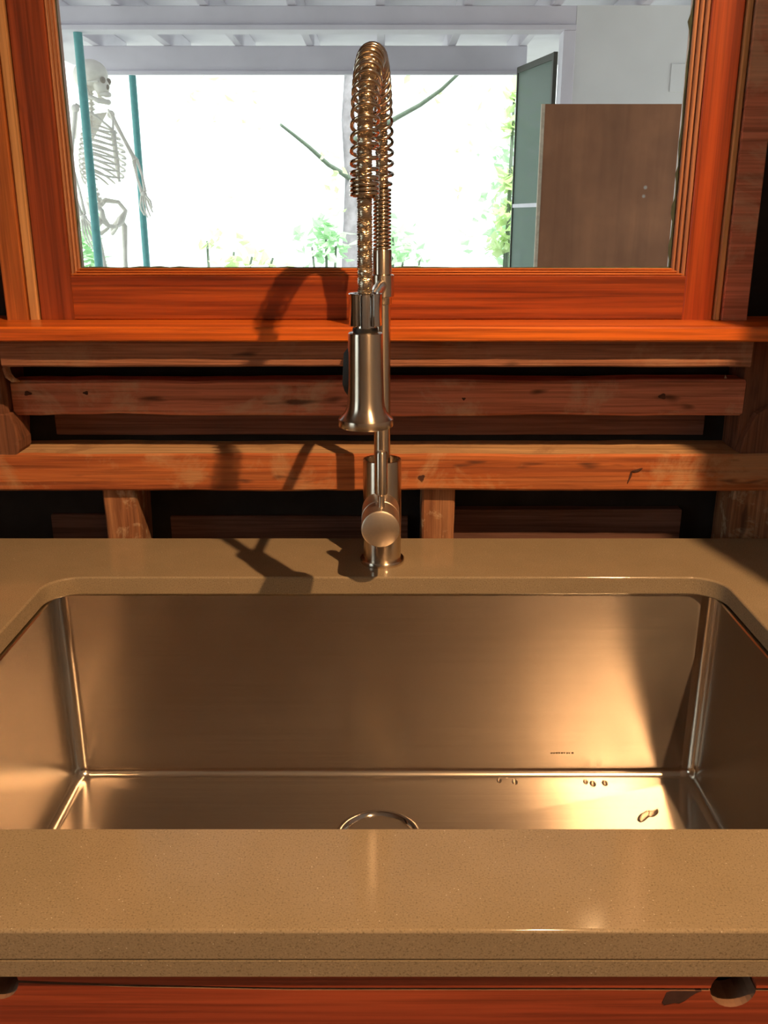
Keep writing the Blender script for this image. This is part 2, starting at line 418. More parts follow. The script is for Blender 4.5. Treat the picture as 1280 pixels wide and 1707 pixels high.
# knots / nail holes and splits on the beam
def wood_mark(px, py, rx, rz, d, ang=0):
    c = P(px, py, d); m = MB(); n = 14; vs = []
    for k in range(n):
        a = 2 * PI * k / n; r = 1 + .25 * math.sin(3 * a + px)
        x, z = rx * r * math.cos(a), rz * r * math.sin(a)
        vs.append((c.x + x * math.cos(ang) - z * math.sin(ang), c.y - .0004, c.z + x * math.sin(ang) + z * math.cos(ang)))
    m.add(vs + [(v[0], v[1] + .003, v[2]) for v in vs], [tuple(range(n))] + [(k, (k + 1) % n, (k + 1) % n + n, k + n) for k in range(n)])
    return m
M['wood_mark'] = plain('dark_knot', (.07, .025, .015), .9, 0, .4, 90)
for a in ((703, 796, .0035, .003, 1.045), (1050, 795, .0012, .007, 1.045, -.25), (1062, 784, .006, .0012, 1.045, .3)):
    wood_mark(*a).build('wood_mark', 'wood_mark', wall, 0)
for a in ((1104, 661, .004, .003, 1.061), (46, 656, .004, .0025, 1.061), (143, 655, .003, .002, 1.061), (773, 665, .002, .0015, 1.061)):
    wood_mark(*a).build('wood_mark', 'wood_mark', wall, 0)
# short studs below the ledge
def short_stud(px0, px1, d, mat, seed):
    x0 = P(px0, 860, d).x; x1 = P(px1, 860, d).x
    return board(x0, x1, d, 1.117, ZC - .30, zl0 - .001, .0018, .002, seed=seed, seg=30).build('stud', mat, wall, 25)
short_stud(174, 231, 1.056, 'stud', 21); short_stud(703, 757, 1.060, 'stud', 22); short_stud(1219, 1262, 1.058, 'stud', 23)
short_stud(1264, 1330, 1.050, 'stud', 24)
# tall studs either side of the opening
xl = P(12, 690, 1.048).x; xr = P(1243, 690, 1.048).x
st = board(xl - .06, xl, 1.048, 1.117, zl1 - .0005, ZC + .2365, .0025, .004, seed=31, seg=14)
st.build('stud', 'stud_dark', wall, 25)
st = board(xr, xr + .06, 1.062, 1.117, zl1 - .0005, ZC + .2365, .0015, .003, seed=32, seg=14)
st.build('stud', 'stud_dark', wall, 25)
# foot block with torn grain at the left stud, and diagonal brace at the right stud
pl = [P(-30, 768, 1.046), P(24, 768, 1.046), P(33, 750, 1.046), P(32, 735, 1.046), P(25, 712, 1.046), P(15, 690, 1.046), P(-30, 690, 1.046)]
MB().prism([(p.x, p.z) for p in pl], 1.047, 1.085).build('brace_block', 'stud_dark', wall, 0, .002)
pr = [P(1228, 770, 1.05), P(1330, 770, 1.05), P(1330, 650, 1.05), P(1262, 690, 1.05), P(1240, 730, 1.05)]
MB().prism([(p.x, p.z) for p in pr], 1.05, 1.1).build('brace_block', 'stud_dark', wall, 0, .002)
# curled splinter at the top left corner
sp = [P(12, 603, 1.05), P(10, 615, 1.047), P(14, 626, 1.045), P(22, 633, 1.045), P(34, 636, 1.05)]
MB().tube(sp, [.003, .0045, .0045, .0035, .001], 8).build('wood_splinter', 'stud', wall, 60)
sp = P(1210, 632, 1.07)
MB().add([sp + Vector((-.003, 0, -.003)), sp + Vector((.004, .002, -.003)), sp + Vector((.001, .006, -.003)), sp + Vector((-.001, .001, .005))],
         [(0, 1, 3), (1, 2, 3), (2, 0, 3), (0, 2, 1)]).build('plaster_crumb', 'edge_ply', wall, 0)

# ================================================================== WINDOW
win = bpy.data.objects.new('window_1', None); COL.objects.link(win); win.location = (0, 1.07, ZC + .2558); win['kind'] = 'structure'
zs = ZC + .2558                       # sill top
ztop = ZC + .86
SX0, SX1 = -.387, .370                # sash outer
FX0, FX1 = -.349, .336                # flat inner edges of the stiles
DS = 1.060                            # sash face
DG = 1.078                            # glass plane
zr1 = ZC + .304                       # rail top (flat)
def win_board(name, mat, x0, x1, y0, y1, z0, z1, jag=.0002, ch=.0012, label=None):
    return board(x0, x1, y0, y1, z0, z1, jag, ch).build(name, mat, win, 25, 0, label)
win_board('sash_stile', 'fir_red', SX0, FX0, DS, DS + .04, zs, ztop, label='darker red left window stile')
win_board('sash_stile', 'fir_orange', FX1, SX1, DS, DS + .04, zs, ztop, label='bright orange right window stile')
win_board('sash_rail', 'fir_rail', FX0, FX1, DS + .0006, DS + .04, zs, zr1)
win_board('sash_rail', 'fir_rail', FX0, FX1, DS + .0006, DS + .04, ztop - .05, ztop)
# stepped moulding round the glass
steps = 3
for i in range(steps):
    t0, t1 = i / steps, (i + 1) / steps
    y0 = DS + .003 + .0045 * i
    for side, (a, b_) in enumerate(((FX0 + (GX0 - FX0) * t0, FX0 + (GX0 - FX0) * t1), (FX1 + (GX1 - FX1) * t1, FX1 + (GX1 - FX1) * t0))):
        board(min(a, b_), max(a, b_) + .0, y0, DG + .012, zr1 + (gz0 - zr1) * t0, ztop - .05, .00015, .0011).build('molding_strip', 'mould_z', win, 25)
    board(FX0, FX1, y0, DG + .012, zr1 + (gz0 - zr1) * t0, zr1 + (gz0 - zr1) * t1, .00015, .0009).build('molding_strip', 'mould', win, 25)
# glass and its ragged putty line
MB().box(GX0 - .003, GX1 + .003, DG, DG + .003, gz0 - .003, ztop - .045).build('glass_pane', 'glass', win, 0)
def putty(p0, p1, wd, seed):
    p0, p1 = Vector(p0), Vector(p1); n = 60; t = (p1 - p0).normalized(); side = Vector((0, 1, 0)).cross(t)
    ctr = Vector((0, DG, ZC + .55))
    if (ctr - p0).dot(side) < 0: side = -side
    vs = []; fs = []
    for i in range(n + 1):
        p = p0.lerp(p1, i / n); q = wd * (.75 + .6 * max(-.4, noise.noise(Vector((i * .35, seed, 0)))) + (.6 if random.random() < .07 else 0))
        vs += [p + Vector((0, -.0015, 0)), p + side * q + Vector((0, -.0006, 0)), p + side * q, p + Vector((0, .0, 0))]
    for i in range(n):
        for k in range(4): fs.append((i * 4 + k, i * 4 + (k + 1) % 4, i * 4 + 4 + (k + 1) % 4, i * 4 + 4 + k))
    return MB().add(vs, fs)
putty((GX0, DG - .0002, gz0), (GX1, DG - .0002, gz0), .0014, 1).build('glazing_seal', 'putty', win, 40)
putty((GX0, DG - .0002, ztop - .05), (GX0, DG - .0002, gz0), .0012, 5).build('glazing_seal', 'putty', win, 40)
putty((GX1, DG - .0002, gz0), (GX1, DG - .0002, ztop - .05), .0030, 9).build('glazing_seal', 'putty', win, 40)
# stops, casings, sill
win_board('stop_strip', 'tan_strip', SX0 - .0115, SX0 - .0012, DS - .003, DS + .03, zs, ztop + .01)
win_board('stop_strip', 'tan_strip', SX1 + .0012, SX1 + .0078, DS - .003, DS + .03, zs, ztop + .01)
win_board('casing', 'fir_case', OX0, SX0 - .0125, DS - .006, DS + .05, zs, ztop + .06)
win_board('casing', 'rough_red', SX1 + .009, OX1, DS - .006, DS + .05, zs, ztop + .06, label='right casing board, coloured red to look shaded')  # twin of the left casing; the redder material stands in for shade
win_board('casing', 'fir_case', OX0, OX1, DS - .004, DS + .05, ztop + .0105, ztop + .06)
MB().box(OX0 + .002, GX0 - .062, DS + .045, DW + .088, ZC + .242, ztop + .05).build('jamb', 'rough_red', win, 0)
MB().box(GX1 + .062, OX1 - .002, DS + .045, DW + .088, ZC + .242, ztop + .05).build('jamb', 'rough_red', win, 0)
MB().box(GX0 - .06, GX1 + .06, DS + .045, DW + .12, ZC + .25, gz0 - .012).build('jamb', 'rough_red', win, 0)
zsb = P(640, 570, .990).z; zst = P(640, 545, .990).z
board(-.62, .508, .990, DS + .045, zsb, zs - .0002, .0004, .0018, seed=3).build('window_sill', 'fir_sill', win, 25)

# ================================================================== COUNTER
def rrect(x0, x1, y0, y1, r, k=7):
    pts = []
    for cx, cy, a0 in ((x1 - r, y1 - r, 0), (x0 + r, y1 - r, 90), (x0 + r, y0 + r, 180), (x1 - r, y0 + r, 270)):
        for i in range(k):
            a = R(a0 + 90 * i / (k - 1)); pts.append((cx + r * math.cos(a), cy + r * math.sin(a)))
    return pts
CF, CB = .407, 1.0445
HX0, HX1, HY0, HY1 = -.356, .3585, .495, .919
ct = thing('countertop', 'glossy taupe speckled stone countertop with a sink cutout', 'countertop', (0, .7, ZC))
bm = bmesh.new()
outer = [(-.62, CF), (.507, CF), (.507, CB), (-.62, CB)]; inner = rrect(HX0, HX1, HY0, HY1, .034, 10)
eds = []
for loop in (outer, inner):
    vs = [bm.verts.new((x, y - .7, 0)) for x, y in loop]
    eds += [bm.edges.new((vs[i], vs[(i + 1) % len(vs)])) for i in range(len(vs))]
bmesh.ops.triangle_fill(bm, edges=eds, use_beauty=True)
bmesh.ops.recalc_face_normals(bm, faces=bm.faces)
ex = bmesh.ops.extrude_face_region(bm, geom=list(bm.faces))
for v in [g for g in ex['geom'] if isinstance(g, bmesh.types.BMVert)]: v.co.z -= .0205
bmesh.ops.recalc_face_normals(bm, faces=bm.faces)
me = bpy.data.meshes.new('slab'); bm.to_mesh(me); bm.free()
link('slab', me, 'quartz', ct, 30, .0018)
MB().box(-.62, .507, CF, CF + .04, ZC - .0312, ZC - .0205).build('front_edge', 'quartz', ct, 0)

# ================================================================== SINK
sk = thing('kitchen_sink', 'deep rectangular brushed stainless steel sink set under the counter', 'sink', (0, .72, ZC - .245))
sx0, sx1, sy0, sy1 = -.3535, .3555, .492, .9215
zt, zf = ZC - .0215, ZC - .245
DRC = Vector((-.006, .809)); DRR = .044
k = 9
def ring(x0, x1, y0, y1, r, z): return [Vector((x, y, z)) for x, y in rrect(x0, x1, y0, y1, r, k)]
rings = [ring(sx0 - .025, sx1 + .025, sy0 - .02, sy1 + .025, .03, zt), ring(sx0 - .0012, sx1 + .0012, sy0 - .0012, sy1 + .0012, .0165, zt),
         ring(sx0, sx1, sy0, sy1, .0155, zt - .0012)]
for t in (.25, .5, .75): rings.append(ring(sx0 + .002 * t, sx1 - .002 * t, sy0 + .002 * t, sy1 - .002 * t, .0155, zt + (zf + .013 - zt) * t))
fr_ = .013
for i in range(8):
    a = R(90 * i / 7); o = .002 + fr_ * (1 - math.cos(a))
    rings.append(ring(sx0 + o, sx1 - o, sy0 + o, sy1 - o, max(.0155 - o * .55, .006), zf + fr_ * (1 - math.sin(a))))
for f_ in (.45, .8):
    last = rings[-1] if f_ == .45 else base
    if f_ == .45: base = rings[-1]
    nr = []
    for p in base:
        d = Vector((p.x, p.y)) - DRC; e = DRC + d.normalized() * DRR; q = Vector((p.x, p.y)).lerp(e, f_)
        nr.append(Vector((q.x, q.y, zf - .003 * f_)))
    rings.append(nr)
for rr_, zz in ((DRR, zf - .0035), (DRR - .002, zf - .006)):
    rings.append([Vector((*(DRC + (Vector((p.x, p.y)) - DRC).normalized() * rr_), zz)) for p in base])
n = len(rings[0]); mb = MB()
vs = [p for r_ in rings for p in r_]
fs = [(j * n + i, j * n + (i + 1) % n, (j + 1) * n + (i + 1) % n, (j + 1) * n + i) for j in range(len(rings) - 1) for i in range(n)]
bowl = mb.add(vs, fs).build('bowl', 'sink_steel', sk, 40)
# normals must face into the bowl
bmn = bmesh.new(); bmn.from_mesh(bowl.data); bmn.faces.ensure_lookup_table()
up = [f for f in bmn.faces if abs(f.normal.z) > .9 and f.calc_center_median().z + sk.location.z < zf + .002]
if up and sum(f.normal.z for f in up) < 0: bmesh.ops.reverse_faces(bmn, faces=bmn.faces); bmn.to_mesh(bowl.data)
bmn.free()
uvl = bowl.data.uv_layers.new(name='brush'); bme = bowl.data
M['sink_bend'] = steel('polished_sink_bend', (.66, .60, .53), .17, 0, (3, 420, 420), .03, 0, 0)
bme.materials.append(M['sink_bend'])
for p in bme.polygons:
    q = sorted(abs(c_) for c_ in p.normal)
    if q[2] < .992 and p.center.z + .72 * 0 + sk.location.z < zt - .0013 and not (abs(p.center.x + sk.location.x - DRC.x) < .06 and abs(p.center.y + sk.location.y - DRC.y) < .06): p.material_index = 1
for p in bme.polygons:      # u runs along the brushing direction
    nx, ny, nz = (abs(c_) for c_ in p.normal)
    for li in p.loop_indices:
        v = bme.vertices[bme.loops[li].vertex_index].co
        uvl.data[li].uv = (v.x, v.y) if nz > max(nx, ny) else ((v.x, v.z) if ny > nx else (v.y, v.z))
so = bowl.modifiers.new('sheet', 'SOLIDIFY'); so.thickness = .0012; so.offset = -1
MB().lathe([(.036, -.004), (.0395, .0006), (.0425, .0016), (.0445, .0008), (.0452, -.0005), (.0440, -.0030), (.038, -.0032)], (DRC.x, DRC.y, zf - .0002), n=48).build('drain_flange', 'chrome', sk, 45)
MB().lathe([(.037, -.002), (.033, -.010), (.030, -.035), (.0, -.037)], (DRC.x, DRC.y, zf), n=40).build('drain_cup', 'nickel', sk, 45)
MB().lathe([(0, -.006), (.006, -.006), (.007, -.010), (.024, -.016), (.026, -.019), (.0, -.020)], (DRC.x, DRC.y, zf), n=32).build('drain_strainer', 'nickel', sk, 40)
# faint stamped mark low on the back wall: small worn strokes
c = P(935, 1255, sy1 - .0018); st = MB(); random.seed(5)
for i in range(9):
    xx = c.x - .012 + i * .003
    st.box(xx, xx + random.choice((.0012, .0018, .0022)), c.y - .0004, c.y + .0004, c.z - .0009, c.z + .0009 * random.choice((1, .6)))
M['etch'] = plain('etched_mark', (.16, .13, .10), .6, .6)
st.build('stamped_mark', 'etch', sk, 0)

# water left in the sink
def puddle(name, pts, zbase, h, label, cat='water', group=None):
    n = len(pts); cx = sum(p[0] for p in pts) / n; cy = sum(p[1] for p in pts) / n
    rs = []
    for f_, z in ((1, 0), (1.0, h * .35), (.92, h * .75), (.75, h), (.35, h * 1.05)):
        rs.append([(cx + (x - cx) * f_, cy + (y - cy) * f_, zbase + z) for x, y in pts])
    vs = [v for r_ in rs for v in r_] + [(cx, cy, zbase + h * 1.05), (cx, cy, zbase)]
    fs = [(j * n + i, j * n + (i + 1) % n, (j + 1) * n + (i + 1) % n, (j + 1) * n + i) for j in range(4) for i in range(n)]
    fs += [(4 * n + i, 4 * n + (i + 1) % n, 5 * n) for i in range(n)] + [((i + 1) % n, i, 5 * n + 1) for i in range(n)]
    o = MB().add(vs, fs).build(name, 'water', None, 180); return tag(o, label, cat, group)
outl = [(1062, 1366), (1066, 1357), (1074, 1353), (1079, 1349), (1088, 1351), (1096, 1347), (1098, 1354), (1090, 1361), (1082, 1361), (1074, 1368), (1067, 1370)]
pp = []
for i in range(len(outl)):
    a, b_ = outl[i], outl[(i + 1) % len(outl)]; a0 = outl[i - 1]; b2 = outl[(i + 2) % len(outl)]
    for t in (0, .33, .66):
        # Catmull-Rom
        q = [.5 * (2 * a[j] + (b_[j] - a0[j]) * t + (2 * a0[j] - 5 * a[j] + 4 * b_[j] - b2[j]) * t * t + (3 * a[j] - a0[j] - 3 * b_[j] + b2[j]) * t ** 3) for j in (0, 1)]
        dr = P(q[0], q[1], 1) - CAM; s_ = (zf - CAM.z) / dr.z; w_ = CAM + dr * s_; pp.append((w_.x, w_.y))
puddle('water_puddle', pp, zf - .0012, .0016, 'small wavy puddle of water on the right of the sink floor')
dl = ['leftmost of the five water drops along the back of the sink floor', 'second drop from the left along the back of the sink floor',
      'middle of the five water drops along the back of the sink floor', 'fourth drop from the left along the back of the sink floor',
      'rightmost of the five water drops along the back of the sink floor']
for (px, py, s_), lab in zip(((832, 1300, .0028), (858, 1302, .0034), (976, 1302, .003), (988, 1305, .0036), (1008, 1304, .0034)), dl):
    dr = P(px, py, 1) - CAM; w_ = CAM + dr * ((zf + .001 - CAM.z) / dr.z)
    yy = min(w_.y, sy1 - .010)
    zz = zf + (fr_ - math.sqrt(max(0, fr_ ** 2 - max(0, yy - (sy1 - .002 - fr_)) ** 2)))
    o = MB().ball((w_.x, yy, zz), (s_, s_ * 1.5, s_ * .6), 14, 8).build('water_drop', 'water', None, 180)
    tag(o, lab, 'water drop', 'water drops along the back of the sink floor')

# ================================================================== FAUCET
fx, fy = -.002, .967
fa = thing('kitchen_faucet', 'tall brushed nickel spring pull-down faucet behind the sink', 'faucet', (fx, fy, ZC))
MB().lathe([(0, 0), (.0242, 0), (.0246, .001), (.0246, .0042), (.0238, .0052), (.0, .0052)], (fx, fy, ZC), n=48).build('base_flange', 'nickel', fa, 40)
MB().lathe([(.0, .005), (.0208, .005), (.0208, .116), (.0203, .1178), (.0188, .1182), (.0178, .1172), (.0178, .104), (.0, .104)], (fx, fy, ZC), n=48).build('body', 'nickel', fa, 40)
# valve barrel pointing at the viewer
vd = .884; vc = P(634, 883, vd)
MB().lathe([(0, 0), (.0172, 0), (.0192, .0012), (.0198, .0032), (.0198, .0320), (.0192, .0325), (.0192, .0335), (.0200, .034), (.0200, .066), (0, .066)],
           (vc.x, vd, vc.z), (0, 1, 0), n=48).build('valve_barrel', 'nickel_disc', fa, 35)
# lever: thin neck then flat bar
ly = vd + .014; lx = vc.x + .0008; zl_b = vc.z + .0185; zl_t = P(634, 752, ly).z
lv = MB().lathe([(0, 0), (.0034, 0), (.0034, .013), (.0062, .0155), (.0064, .020), (.0064, zl_t - zl_b - .002), (.0056, zl_t - zl_b - .0004), (0, zl_t - zl_b)], (lx, ly, zl_b), n=28)
lv.build('lever', 'nickel', fa, 40)
# riser pipe and upper sleeve
MB().lathe([(0, .10), (.0088, .10), (.0088, .30), (0, .30)], (fx, fy, ZC), n=36).build('riser_pipe', 'nickel', fa, 40)
sl = MB().lathe([(0, .2815), (.0094, .2815), (.0098, .2825), (.0098, .334), (.0092, .3355), (0, .3355)], (fx, fy, ZC), n=36)
sl.build('riser_sleeve', 'nickel', fa, 40)
# centre line of the hose: up from the sleeve, over, and down to the spray head
hx_, hy_ = -.0155, .780
HC = .398
def centre(t):
    """t in 0..1 along the arch from sleeve top to hose end"""
    up_len = HC - .335; arc = PI * .0935; dn = HC - .305; tot = up_len + arc + dn; s = t * tot
    if s < up_len: a = 0; h = .335 + s; q = 0
    elif s < up_len + arc:
        an = (s - up_len) / .0935; q = (1 - math.cos(an)) / 2; h = HC + .0985 * math.sin(an)
    else: q = 1; h = HC - (s - up_len - arc)
    return Vector((fx + (hx_ - fx) * q, fy + (hy_ - fy) * q, ZC + h))
TOT = (HC - .335) + PI * .0935 + (HC - .305)
hosep = [centre(i / 120) for i in range(121)]
MB().tube(hosep, .0054, 14).build('hose', 'braid', fa, 60)
# braid strands
def frames(pts):
    out = []; L = len(pts); side = Vector(((hx_ - fx), (hy_ - fy), 0)).normalized().cross(Vector((0, 0, 1)))
    for i, p in enumerate(pts):
        t = (pts[min(i + 1, L - 1)] - pts[max(i - 1, 0)]).normalized(); out.append((p, side, t.cross(side).normalized(), t))
    return out
NS = 700
FR = frames([centre(i / NS) for i in range(NS + 1)])
brd = MB()
for hand in (1, -1):
    for s0 in range(9):
        pts = []
        for i in range(0, NS + 1, 3):
            p, a, b_, t = FR[i]; an = hand * (i / NS * TOT / .013 * 2 * PI) + s0 * 2 * PI / 9
            rr_ = .0057 + .0003 * hand * math.sin(an * 4.5)
            pts.append(p + (a * math.cos(an) + b_ * math.sin(an)) * rr_)
        brd.tube(pts, .00072, 4, False)
brd.build('hose_braid', 'braid', fa, 60)
# spring
def coil(s0, s1, pitch_fn, rad, wire, name, per=18):
    pts = []; s = s0; an = 0
    while s < s1:
        i = min(NS, max(0, s / TOT * NS)); k0 = int(i); p, a, b_, t = FR[k0]
        if k0 < NS: p = p.lerp(FR[k0 + 1][0], i - k0)
        pts.append(p + (a * math.cos(an) + b_ * math.sin(an)) * rad(s))
        an += 2 * PI / per; s += pitch_fn(s) / per
    return MB().tube(pts, wire, 7).build(name, 'spring', fa, 60)
s_end = TOT - (.384 - .307) + .0
s_tight = .056
def pitch(s):
    if s < s_tight: return .0036
    if s > s_end - .011: return .0034
    e = min(1, (s - s_tight) / .012, (s_end - .011 - s) / .02)
    return .0042 + (.0094 - .0042) * max(0, e)
coil(.001, s_end, pitch, lambda s: .0079 if s < s_tight else min(.0107, .0079 + (s - s_tight) * .2), .0016, 'spring_coil')
# docking arm and clip
ah = .3005
arm = [Vector((fx, fy, ZC + ah)), Vector((fx + (hx_ - fx) * .3, fy + (hy_ - fy) * .3, ZC + ah)), Vector((hx_ + .001, hy_ + .013, ZC + ah - .006))]
MB().tube(arm, [.0055, .0055, .005], 16).build('docking_arm', 'nickel', fa, 60)
MB().lathe([(.0099, ah - .012), (.0122, ah - .011), (.0122, ah + .010), (.0099, ah + .011)], (fx, fy, ZC), n=32).build('arm_collar', 'nickel', fa, 40)
clip = MB(); n = 30; vs = []; a0, a1 = R(-58), R(238)
for i in range(n + 1):
    a = a0 + (a1 - a0) * i / n
    for r_, z in ((.0097, .281), (.0138, .281), (.0138, .3075), (.0097, .3075)):
        vs.append((hx_ + r_ * math.cos(a), hy_ + r_ * math.sin(a), ZC + z))
fs = [(i * 4 + j, i * 4 + (j + 1) % 4, i * 4 + 4 + (j + 1) % 4, i * 4 + 4 + j) for i in range(n) for j in range(4)] + [(0, 1, 2, 3), (n * 4 + 3, n * 4 + 2, n * 4 + 1, n * 4)]
clip.add(vs, fs).build('docking_clip', 'chrome', fa, 40, .0006)
# spray head
sp = bpy.data.objects.new('spray_head', None)
MB().lathe([(0, .2965), (.0060, .3075), (.0085, .3065), (.0091, .304), (.0091, .279), (0, .279)], (hx_, hy_, ZC), n=40).build('neck', 'chrome', fa, 40)
bpy.data.objects.remove(sp)
MB().lathe([(0, .2755), (.0104, .2755), (.0109, .277), (.0104, .2795), (0, .2795)], (hx_, hy_, ZC), n=36).build('gasket', 'rubber', fa, 40)
head = MB().lathe([(0, .2758), (.0132, .2758), (.0143, .2750), (.0146, .273), (.0150, .245), (.0155, .220), (.0162, .2135), (.0180, .2085), (.0215, .2045), (.0236, .2028), (.0238, .2012), (.0236, .1968), (.0228, .1958), (.0210, .1957), (.0, .1975)], (hx_, hy_, ZC), n=56)
head = head.build('spray_head', 'nickel', fa, 40)
MB().lathe([(0, .1960), (.0195, .1960), (.0200, .1952), (.0, .1949)], (hx_, hy_, ZC), n=40).build('nozzle_face', 'rubber', head, 40)
trg = MB(); vs = []; cs = [(.262, .0150, .0022), (.258, .0178, .0032), (.240, .0188, .0034), (.232, .0192, .0034), (.226, .0178, .0028), (.222, .0160, .0015)]
dirv = Vector((-.93, .36, 0)).normalized(); sd = Vector((-dirv.y, dirv.x, 0))
for h, ro, hw in cs:
    for (a, b_) in ((.0125, -hw), (ro, -hw), (ro + .001, 0), (ro, hw), (.0125, hw)):
        vs.append(Vector((hx_, hy_, ZC + h)) + dirv * a + sd * b_ * 1.6)
k5 = 5; fs = [(i * k5 + j, i * k5 + (j + 1) % k5, i * k5 + k5 + (j + 1) % k5, i * k5 + k5 + j) for i in range(len(cs) - 1) for j in range(k5)]
fs += [(0, 1, 2, 3, 4), tuple(range(len(vs) - 1, len(vs) - 6, -1))]
trg.add(vs, fs).build('spray_trigger', 'rubber', head, 50)

# ================================================================== CABINET under the counter
cb = thing('sink_cabinet', 'red wooden sink cabinet with finger holes below the counter front', 'cabinet', (0, .7, 0))
CD = .4105
zs_l, zs_m, zs_r = P(40, 1638, CD).z, P(650, 1648, CD).z, P(1180, 1648, CD).z
hcx0 = P(-7, 1640, CD).x; hcx1 = P(1222, 1650, CD).x; hrad = .0128
hz0 = P(-7, 1638, CD).z + .001; hz1 = P(1222, 1650, CD).z + .0005
def seam(x, up=1):
    t = (x + .6) / 1.13
    pts = [(-.62, zs_l), (hcx0, zs_l), (-.05, zs_m), (hcx1, zs_r), (.509, zs_r)]
    for (xa, za), (xb, zb_) in zip(pts, pts[1:]):
        if xa <= x <= xb: return za + (zb_ - za) * (x - xa) / (xb - xa)
    return zs_r
def edge(off, sgn):
    """points along the seam edge from left to right, with half-round notches (sgn +1 up into the rail, -1 down into the front)"""
    pts = [(-.62, zs_l + off)]
    for hc, hz in ((hcx0, hz0), (hcx1, hz1)):
        for i in range(13):
            a = PI - PI * i / 12; pts.append((hc + hrad * math.cos(a), min(ZC - .0330, hz + sgn * hrad * math.sin(a) + (off if i in (0, 12) else 0))))
        if hc == hcx0:
            for i in range(1, 8): x = hc + .03 + (hcx1 - hcx0 - .06) * i / 8; pts.append((x, seam(x) + off))
    pts.append((.508, zs_r + off)); return pts
er = edge(.0006, 1); MB().prism(er + [(.508, ZC - .0315), (-.62, ZC - .0315)], CD, CD + .02).build('face_rail', 'cab_red', cb, 0)
ef = edge(-.0012, -1); df_ = MB().prism(ef + [(.508, ZC - .20), (-.62, ZC - .20)], CD, CD + .019).build('drawer_front', 'cab_red', cb, 0)
M['raw_edge'] = plain('raw_wood_edge', (.19, .10, .06), .9, 0, .25, 60)
df_.data.materials.append(M['raw_edge'])
for p in df_.data.polygons:
    if abs(p.normal.y) < .5: p.material_index = 1
MB().prism([(-.62, ZC - .206), (-.16, ZC - .206), (-.16, .1), (-.62, .1)], CD, CD + .019).build('door', 'cab_red', cb, 0)
MB().prism([(-.157, ZC - .206), (.508, ZC - .206), (.508, .1), (-.157, .1)], CD, CD + .019).build('door', 'cab_red', cb, 0)
ca = MB().box(-.62, .508, CD + .034, CD + .04, .0, ZC - .032).box(-.62, -.60, CD + .02, 1.04, 0, ZC - .032).box(.490, .508, CD + .02, 1.04, 0, ZC - .032).box(-.6, .490, CD + .05, 1.04, .08, .1)
ca.build('carcass', 'cab_dark', cb, 0)
# dark irregular patch on the drawer front left of the right hole
M['dark_patch'] = plain('dark_drawer_patch', (.055, .022, .018), .7, 0, .4, 80)
kn = MB(); cc = P(1136, 1654, CD); n = 18; vs = []
for i in range(n):
    a = 2 * PI * i / n; r_ = 1 + .16 * math.sin(2 * a + 1) + .10 * math.sin(5 * a)
    x, z = .0075 * r_ * math.cos(a), .0095 * r_ * math.sin(a); vs.append((cc.x + x + z * .55, CD - .0003, min(cc.z + z, seam(cc.x) - .0015)))
kn.add(vs + [(v[0], CD + .002, v[2]) for v in vs], [tuple(range(n))] + [(i, (i + 1) % n, (i + 1) % n + n, i + n) for i in range(n)]).build('wood_mark', 'dark_patch', cb, 0)

# ================================================================== OUTSIDE: porch
DK = .45                                  # porch deck level
D1, D2 = 4.65, 5.70
gm = MB(); gm.add([(-40, -12, -.4), (40, -12, -.4), (40, 7, -.4), (-40, 7, -.4), (40, 70, -13), (-40, 70, -13)], [(0, 1, 2, 3), (3, 2, 4, 5)])
g_o = gm.build('ground', 'ground', smooth=0); struct(g_o)
dk = MB().box(-2.4, 4.2, 1.45, 6.1, DK - .9, DK).build('porch_floor', 'porch_deck', smooth=0); struct(dk)
pr = thing('porch_roof', 'white painted porch roof with rafters and beams outside the window', 'porch roof', (0, 5.1, DK + 2.1))
nb0 = P(640, 46, D1).z; nb1 = P(640, 9, D1).z
fb0 = P(640, 122, D2).z; fb1 = P(640, 76, D2).z
rbot = max(nb1, fb1)
MB().box(-2.6, .868, D1, D1 + .09, nb0 + .01, nb1).build('beam', 'porch_white', pr, 0, .004)
MB().box(-2.6, .868, D1 - .02, D1 + .10, nb0 - .012, nb0 + .0095).build('beam_trim', 'porch_white', pr, 0, .003)
MB().box(-1.71, .80, D2, D2 + .09, fb0, fb1).build('beam', 'porch_white', pr, 0, .004)
MB().box(-1.71, .80, D2 - .012, D2, fb0 - .008, fb0 + .012).build('beam_trim', 'porch_white', pr, 0, .002)
for i in range(-5, 8):
    x = -.017 + .397 * i
    MB().box(x - .021, x + .021, 1.6, D2 + .60, rbot + .001, rbot + .11).build('rafter', 'porch_white', pr, 0, .003)
MB().box(-2.2, 3.6, 1.4, D2 + 1.5, rbot + .111, rbot + .135).build('roof_panel', 'porch_white', pr, 0)
for (px, d, lab, topz) in ((157, D1 + .045, 'nearer teal metal pole, in front of the skeleton', nb0 - .012), (238, D2 + .03, 'farther teal metal pole, behind the skeleton hand', fb0 - .008)):
    x = P(px, 356, d).x
    o = thing('porch_pole', lab, 'pole', (x, d, DK), 'teal poles holding up the porch roof')
    MB().lathe([(0, 0), (.020, 0), (.020, topz - DK - .0), (0, topz - DK)], (x, d, DK), n=20).build('pole_tube', 'teal', o, 40)
    MB().lathe([(.0201, 0), (.045, 0), (.045, .008), (.0201, .012)], (x, d, DK), n=20).build('base_plate', 'teal', o, 40)
# wall on the right side of the porch and its white corner trim
xw = .868
pw = struct(MB().box(xw, 4.0, D1, D1 + .1, DK, rbot).build('wall_porch', 'porch_wall', smooth=0))
MB().box(.812, xw - .001, D1 - .012, D1 + .1, DK, nb0 - .0125).build('corner_trim', 'porch_white', pw, 0, .003)
